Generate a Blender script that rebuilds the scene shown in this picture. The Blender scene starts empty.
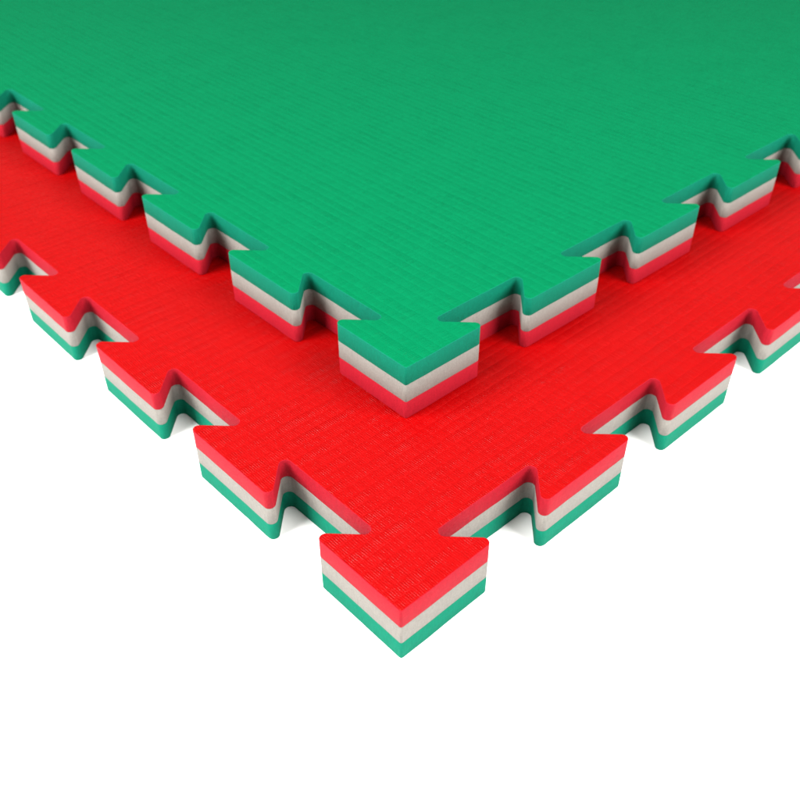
import bpy, bmesh, math
from mathutils import Matrix, Vector, noise
from mathutils.geometry import delaunay_2d_cdt

S = 1.27                      # metres per fitted unit (ten tongues)
P = 0.1 * S                   # pitch of the puzzle tongues
DEPTH = 0.0216 * S            # how far a tongue stands out
WIDE = 0.0719 * S             # width of a tongue at its outer end
CUT = 0.0217 * S              # undercut of the dovetail on each side
FAR = 0.0582 * S              # reach of the corner tongue along each edge
R_OUT, R_IN, R_CORNER = 0.0029 * S, 0.0030 * S, 0.0012 * S
THICK = 0.0316 * S            # 40 mm
SIDES = 11                    # tongues along an edge

scene = bpy.context.scene
col = scene.collection


# ------------------------------------------------------------------ helpers
def tag(o, label=None, cat=None, group=None, kind=None):
    for k, v in (('label', label), ('category', cat), ('group', group), ('kind', kind)):
        if v:
            o[k] = v
    return o


def rounded(pts, rad, n=9):
    out = []
    m = len(pts)
    for i in range(m):
        a, b, c = Vector(pts[i - 1]), Vector(pts[i]), Vector(pts[(i + 1) % m])
        r = rad[i]
        if r <= 0:
            out.append(b.copy())
            continue
        u = (a - b).normalized()
        v = (c - b).normalized()
        ang = math.acos(max(-1, min(1, u.dot(v))))
        t = min(r / math.tan(ang / 2), .48 * (a - b).length, .48 * (c - b).length)
        r = t * math.tan(ang / 2)
        cen = b + (u + v).normalized() * (r / math.sin(ang / 2))
        s, e = b + u * t - cen, b + v * t - cen
        a0, a1 = math.atan2(s.y, s.x), math.atan2(e.y, e.x)
        d = (a1 - a0 + math.pi) % (2 * math.pi) - math.pi
        for k in range(n + 1):
            th = a0 + d * k / n
            out.append(cen + Vector((math.cos(th), math.sin(th))) * r)
    return out


def mat_outline():
    """Closed outline of a square puzzle mat, its near corner at the origin."""
    W = FAR + P * SIDES + 0.62 * P
    pts, rad = [(FAR, 0), (FAR - CUT, DEPTH)], [R_OUT, R_IN]
    for k in range(SIDES):
        e = FAR + P * (k + 1)
        pts += [(e - WIDE + CUT, DEPTH), (e - WIDE, 0), (e, 0), (e - CUT, DEPTH)]
        rad += [R_IN, R_OUT, R_OUT, R_IN]
    near_x = pts + [(W - DEPTH, DEPTH)]
    rad_x = rad + [R_IN]
    near_y = [(y, x) for x, y in near_x[:-1]][::-1]
    rad_y = rad_x[:-1][::-1]
    half = near_y + [(0, 0)] + near_x
    hr = rad_y + [R_CORNER] + rad_x
    full = half + [(W - x, W - y) for x, y in half]
    fr = hr + hr
    # long straight stretches get extra points so the side shading stays even
    fine = []
    ring = rounded(full, fr)
    for i, p in enumerate(ring):
        q = ring[(i + 1) % len(ring)]
        n = max(1, int((q - p).length / .004))
        fine += [p.lerp(q, j / n) for j in range(n)]
    return fine


def offset(loop, d):
    """Move a counter-clockwise loop inwards by d."""
    n = len(loop)
    out = []
    for i in range(n):
        t0 = (loop[i] - loop[i - 1]).normalized()
        t1 = (loop[(i + 1) % n] - loop[i]).normalized()
        n0, n1 = Vector((-t0.y, t0.x)), Vector((-t1.y, t1.x))
        m = (n0 + n1).normalized()
        out.append(loop[i] + m * (d / max(.4, m.dot(n0))))
    return out


def dedupe(loop):
    out = []
    for p in loop:
        if not out or (p - out[-1]).length > 1e-5:
            out.append(p)
    if (out[0] - out[-1]).length < 1e-5:
        out.pop()
    return out


def wander(p, seed=0.0):
    """Smooth, small irregularity of a hand-fed knife or a glue line, -1 to 1."""
    return noise.noise(Vector((p.x * 22 + seed, p.y * 22, seed * 3.1))) * .7 + noise.noise(Vector((p.x * 70, p.y * 70, seed + 5))) * .4


LOOP = dedupe(mat_outline())
LOOP = [p + Vector((wander(p, 1.7), wander(p, 8.3))) * .0004 for p in LOOP]
if sum(LOOP[i - 1].x * LOOP[i].y - LOOP[i].x * LOOP[i - 1].y for i in range(len(LOOP))) < 0:
    LOOP.reverse()


CAPS = {}


def cap_triangles(d):
    """Triangles of the outline moved inwards by d, as indices into the loop."""
    if d not in CAPS:
        lp = offset(LOOP, d) if d > 0 else LOOP
        n = len(lp)
        _, _, faces, ov, _, _ = delaunay_2d_cdt(lp, [(i, (i + 1) % n) for i in range(n)], [], 1, 1e-7)
        tris = [[ov[i][0] for i in f] for f in faces]
        CAPS[d] = [t if (lp[t[1]] - lp[t[0]]).cross(lp[t[2]] - lp[t[0]]) > 0 else t[::-1] for t in tris]
    return CAPS[d]


def layer(name, z0, z1, skin, cut, parent, round_top=False, round_bottom=False):
    """One foam sheet of the mat: skinned faces above and below, cut edges around."""
    bm = bmesh.new()
    prof = []
    b = 0.0003
    steps = [0, .25, .55, .8, 1.0]
    if round_bottom:
        for s in steps:
            a = s * math.pi / 2
            prof.append((b * (1 - math.sin(a)), z0 + b * (1 - math.cos(a))))
    else:
        prof += [(0.00022, z0), (0, z0 + 0.0003)]
    if round_top:
        for s in reversed(steps):
            a = s * math.pi / 2
            prof.append((b * (1 - math.sin(a)), z1 - b * (1 - math.cos(a))))
    else:
        prof += [(0, z1 - 0.0003), (0.00022, z1)]
    rings = []
    for d, z in prof:
        lp = offset(LOOP, d) if d > 0 else LOOP
        seam = (z < z0 + .001 and not round_bottom) or (z > z1 - .001 and not round_top)
        amp = .0004 if seam else 0
        rings.append([bm.verts.new((p.x, p.y, z + amp * wander(q, z0 if z < z0 + .001 else z1))) for p, q in zip(lp, LOOP)])
    n = len(LOOP)
    for r0, r1 in zip(rings, rings[1:]):
        for i in range(n):
            j = (i + 1) % n
            f = bm.faces.new((r0[i], r0[j], r1[j], r1[i]))
            f.material_index = 1
            f.smooth = True
    for ring, d, flip in ((rings[-1], prof[-1][0], False), (rings[0], prof[0][0], True)):
        for tri in cap_triangles(d):
            v = [ring[i] for i in tri]
            bm.faces.new(v[::-1] if flip else v).material_index = 0
    me = bpy.data.meshes.new(name)
    bm.to_mesh(me)
    bm.free()
    me.materials.append(skin)
    me.materials.append(cut)
    o = bpy.data.objects.new(name, me)
    col.objects.link(o)
    o.parent = parent
    return o


# ---------------------------------------------------------------- materials
class NT:
    def __init__(self, name):
        self.m = bpy.data.materials.new(name)
        self.m.use_nodes = True
        self.t = self.m.node_tree
        self.b = self.t.nodes['Principled BSDF']

    def node(self, kind, **kw):
        n = self.t.nodes.new(kind)
        for k, v in kw.items():
            if k in n.inputs.keys():
                n.inputs[k].default_value = v
            else:
                setattr(n, k, v)
        return n

    def link(self, a, b):
        self.t.links.new(a, b)

    def math(self, op, a, b=None, c=None):
        n = self.node('ShaderNodeMath', operation=op)
        for i, x in enumerate((a, b, c)):
            if x is None:
                continue
            if isinstance(x, (int, float)):
                n.inputs[i].default_value = x
            else:
                self.link(x, n.inputs[i])
        return n.outputs[0]

    def noise(self, vec, scale, detail=2.0, rough=.5):
        n = self.node('ShaderNodeTexNoise')
        n.inputs['Scale'].default_value = scale
        n.inputs['Detail'].default_value = detail
        n.inputs['Roughness'].default_value = rough
        self.link(vec, n.inputs['Vector'])
        return n.outputs['Fac']

    def mapped(self, scale=(1, 1, 1), rot=0):
        tc = self.node('ShaderNodeTexCoord')
        mp = self.node('ShaderNodeMapping')
        mp.inputs['Scale'].default_value = scale
        mp.inputs['Rotation'].default_value[2] = rot
        self.link(tc.outputs['Object'], mp.inputs['Vector'])
        return mp.outputs['Vector']

    def shade(self, fac, c, lo, hi):
        """Base colour c scaled between lo and hi by fac."""
        mx = self.node('ShaderNodeMix', data_type='RGBA')
        mx.inputs['A'].default_value = (*[x * lo for x in c], 1)
        mx.inputs['B'].default_value = (*[x * hi for x in c], 1)
        self.link(fac, mx.inputs['Factor'])
        self.link(mx.outputs['Result'], self.b.inputs['Base Color'])


ROW = 0.0080      # one woven row of the tatami relief
RIB = 0.00145     # one straw


def skin_material(name, c, rows_along_x, rough, spec, bump):
    """Embossed tatami skin: rows of short straws lying across each row."""
    k = NT(name)
    tc = k.node('ShaderNodeTexCoord')
    # waver the grid a little so that the straws are not ruled with a pen
    nz = k.node('ShaderNodeTexNoise', Scale=45.0, Detail=2.0)
    k.link(tc.outputs['Object'], nz.inputs['Vector'])
    off = k.node('ShaderNodeVectorMath', operation='MULTIPLY_ADD')
    off.inputs[1].default_value = (.0018, .0018, 0)
    k.link(nz.outputs['Color'], off.inputs[0])
    k.link(tc.outputs['Object'], off.inputs[2])
    sep = k.node('ShaderNodeSeparateXYZ')
    k.link(off.outputs[0], sep.inputs[0])
    along, across = (sep.outputs['X'], sep.outputs['Y']) if rows_along_x else (sep.outputs['Y'], sep.outputs['X'])
    rowc = k.math('DIVIDE', across, ROW)
    row_id = k.math('FLOOR', rowc)
    row_f = k.math('FRACT', rowc)
    # rows swell in the middle and dip at the bindings
    swell = k.math('SINE', k.math('MULTIPLY', row_f, math.pi))
    swell = k.math('POWER', swell, .55)
    shift = k.math('MULTIPLY', k.math('FRACT', k.math('MULTIPLY', k.math('SINE', k.math('MULTIPLY', row_id, 12.9)), 43.7)), RIB)
    ribc = k.math('DIVIDE', k.math('ADD', along, shift), RIB)
    rib_id = k.math('FLOOR', ribc)
    rib = k.math('ABSOLUTE', k.math('SINE', k.math('MULTIPLY', ribc, math.pi)))
    # each straw has its own height
    comb = k.node('ShaderNodeCombineXYZ')
    k.link(rib_id, comb.inputs[0])
    k.link(row_id, comb.inputs[1])
    wn = k.node('ShaderNodeTexWhiteNoise', noise_dimensions='2D')
    k.link(comb.outputs[0], wn.inputs['Vector'])
    each = wn.outputs['Value']
    grain = k.noise(tc.outputs['Object'], 1300, 2.0)
    soft = k.noise(tc.outputs['Object'], 160, 2.0)
    # broken straws: noise drawn out along the straw
    long_scale = (800, 170, 1) if rows_along_x else (170, 800, 1)
    dash = k.noise(k.mapped(long_scale), 1.0, 2.0, .6)
    worn = k.node('ShaderNodeMapRange')
    worn.inputs['From Min'].default_value = .38
    worn.inputs['From Max'].default_value = .66
    k.link(k.noise(tc.outputs['Object'], 26, 3.0, .6), worn.inputs['Value'])
    amount = k.math('ADD', .5, k.math('MULTIPLY', worn.outputs[0], .5))
    # every other row stands a little prouder
    proud = k.math('ADD', .72, k.math('MULTIPLY', k.math('PINGPONG', row_id, 1), .28))
    swell = k.math('MULTIPLY', swell, proud)
    h = k.math('MULTIPLY', k.math('MULTIPLY', swell, .28), amount)
    h = k.math('ADD', h, k.math('MULTIPLY', k.math('MULTIPLY', rib, swell), k.math('MULTIPLY', amount, .5)))
    h = k.math('ADD', h, k.math('MULTIPLY', k.math('MULTIPLY', each, swell), k.math('MULTIPLY', amount, .22)))
    h = k.math('ADD', h, k.math('MULTIPLY', dash, .6))
    h = k.math('ADD', h, k.math('MULTIPLY', grain, .55))
    h = k.math('ADD', h, k.math('MULTIPLY', soft, .12))
    bp = k.node('ShaderNodeBump')
    bp.inputs['Strength'].default_value = 1.0
    bp.inputs['Distance'].default_value = bump
    k.link(h, bp.inputs['Height'])
    k.link(bp.outputs['Normal'], k.b.inputs['Normal'])
    k.shade(k.math('ADD', k.math('MULTIPLY', each, .5), k.math('MULTIPLY', soft, .5)), c, .94, 1.06)
    ro = k.math('ADD', rough - .06, k.math('MULTIPLY', each, .12))
    k.link(ro, k.b.inputs['Roughness'])
    k.b.inputs['Specular IOR Level'].default_value = spec
    return k.m


def cut_material(name, c, var=.22):
    """Knife-cut closed-cell foam: fine cells with faint vertical drag marks."""
    k = NT(name)
    tc = k.node('ShaderNodeTexCoord')
    cells = k.noise(tc.outputs['Object'], 850, 3.0, .7)
    drag = k.noise(k.mapped((1, 1, .22)), 700, 3.0)
    big = k.noise(tc.outputs['Object'], 40, 2.0)
    f = k.math('ADD', k.math('MULTIPLY', cells, .65), k.math('MULTIPLY', drag, .35))
    mr = k.node('ShaderNodeMapRange')
    mr.inputs['From Min'].default_value = .32
    mr.inputs['From Max'].default_value = .68
    k.link(f, mr.inputs['Value'])
    f2 = k.math('ADD', k.math('MULTIPLY', mr.outputs[0], .75), k.math('MULTIPLY', big, .25))
    k.shade(f2, c, 1 - var, 1 + var)
    bp = k.node('ShaderNodeBump')
    bp.inputs['Strength'].default_value = .8
    bp.inputs['Distance'].default_value = .0004
    k.link(f, bp.inputs['Height'])
    k.link(bp.outputs['Normal'], k.b.inputs['Normal'])
    k.b.inputs['Roughness'].default_value = .75
    k.b.inputs['Specular IOR Level'].default_value = .08
    return k.m


def plain_material(name, c):
    k = NT(name)
    tc = k.node('ShaderNodeTexCoord')
    k.shade(k.noise(tc.outputs['Object'], 3.0, 2.0), c, .99, 1.01)
    k.b.inputs['Roughness'].default_value = .9
    k.b.inputs['Specular IOR Level'].default_value = .1
    return k.m


RED, GREEN = (.226, .0003, .0005), (.0001, .113, .042)
M = dict(
    red_skin=skin_material('red_tatami_skin', RED, True, .34, .12, .00066),
    green_skin=skin_material('green_tatami_skin', GREEN, False, .36, .045, .00065),
    red_cut=cut_material('red_cut_foam', (.215, .004, .0105)),
    green_cut=cut_material('green_cut_foam', (.0005, .107, .063)),
    white_cut=cut_material('white_cut_foam', (.148, .139, .125)),
    floor=plain_material('white_seamless_paper', (.93, .93, .93)),
)


# --------------------------------------------------------------------- mats
def puzzle_mat(loc, rz, thick, top, bottom, label):
    root = bpy.data.objects.new('puzzle_mat', None)
    root.empty_display_size = .1
    col.objects.link(root)
    root.location = loc
    root.rotation_euler[2] = rz
    tag(root, label, 'foam mat', 'interlocking foam mats stacked corner over corner')
    a, b = thick * .325, thick * .655
    layer(bottom + '_layer', 0, a, M[bottom + '_skin'], M[bottom + '_cut'], root, round_bottom=True)
    layer('white_layer', a, b, M['white_cut'], M['white_cut'], root)
    layer(top + '_layer', b, thick, M[top + '_skin'], M[top + '_cut'], root, round_top=True)
    return root


puzzle_mat((0, 0, 0), 0, THICK, 'red', 'green',
           'red-topped puzzle mat with white middle and green underside lying on the white ground')
puzzle_mat((.083348 * S, .086134 * S, THICK + .0001), -.008557, THICK * 1.012, 'green', 'red',
           'green-topped puzzle mat with white middle and red underside resting on the red mat')

# ---------------------------------------------------------------- white base
bm = bmesh.new()
bmesh.ops.create_grid(bm, x_segments=8, y_segments=8, size=6)
me = bpy.data.meshes.new('ground')
bm.to_mesh(me)
bm.free()
me.materials.append(M['floor'])
g = bpy.data.objects.new('ground', me)
col.objects.link(g)
g.location = (1, 1, -.0002)
tag(g, 'plain bright white ground under the two mats', 'ground', kind='structure')

# -------------------------------------------------------------------- camera
f, yaw, pitch, roll = 884.3067, .825759, .675546, -.004225
pos = Vector((-.150789, -.163556, .286613)) * S + Vector((0, 0, THICK))
fw = Vector((math.cos(yaw) * math.cos(pitch), math.sin(yaw) * math.cos(pitch), -math.sin(pitch)))
rt = Vector((math.sin(yaw), -math.cos(yaw), 0))
up = rt.cross(fw)
r2 = rt * math.cos(roll) + up * math.sin(roll)
u2 = up * math.cos(roll) - rt * math.sin(roll)
cam = bpy.data.cameras.new('camera')
cam.sensor_width = 36
cam.lens = f / 800 * 36
cam.clip_start, cam.clip_end = .01, 100
cam.dof.use_dof = True
cam.dof.focus_distance = .52
cam.dof.aperture_fstop = 11
co = bpy.data.objects.new('camera', cam)
col.objects.link(co)
mw = Matrix((r2, u2, -fw)).transposed().to_4x4()
mw.translation = pos
co.matrix_world = mw
scene.camera = co


# --------------------------------------------------------------------- light
def softbox(name, loc, target, size, power, color=(1, 1, 1)):
    l = bpy.data.lights.new(name, 'AREA')
    l.shape = 'RECTANGLE'
    l.size, l.size_y = size
    l.energy = power
    l.color = color
    o = bpy.data.objects.new(name, l)
    col.objects.link(o)
    o.location = loc
    o.rotation_euler = (Vector(target) - Vector(loc)).to_track_quat('-Z', 'Y').to_euler()
    return o


softbox('left_softbox', (-1.70, .75, 1.50), (.2, .35, 0), (1.4, 1.4), 218, (1, .985, .965))
softbox('right_softbox', (.75, -1.70, 1.50), (.35, .2, 0), (1.4, 1.4), 182, (1, .985, .965))

w = bpy.data.worlds.new('World')
scene.world = w
w.use_nodes = True
nt = w.node_tree
bg = nt.nodes['Background']
# dim studio: pale ceiling overhead, dark walls around
geo = nt.nodes.new('ShaderNodeNewGeometry')
sp = nt.nodes.new('ShaderNodeSeparateXYZ')
nt.links.new(geo.outputs['Incoming'], sp.inputs[0])
up_ness = nt.nodes.new('ShaderNodeMath')
up_ness.operation = 'MULTIPLY'
up_ness.inputs[1].default_value = -1
nt.links.new(sp.outputs['Z'], up_ness.inputs[0])
ramp = nt.nodes.new('ShaderNodeValToRGB')
ramp.color_ramp.elements[0].position = .25
ramp.color_ramp.elements[0].color = (.05, .05, .05, 1)
ramp.color_ramp.elements[1].position = .8
ramp.color_ramp.elements[1].color = (1, .99, .97, 1)
nt.links.new(up_ness.outputs[0], ramp.inputs['Fac'])
nt.links.new(ramp.outputs['Color'], bg.inputs['Color'])
bg.inputs['Strength'].default_value = .82

scene.view_settings.view_transform = 'Standard'
scene.view_settings.look = 'None'
scene.view_settings.exposure = 0
scene.view_settings.gamma = 1
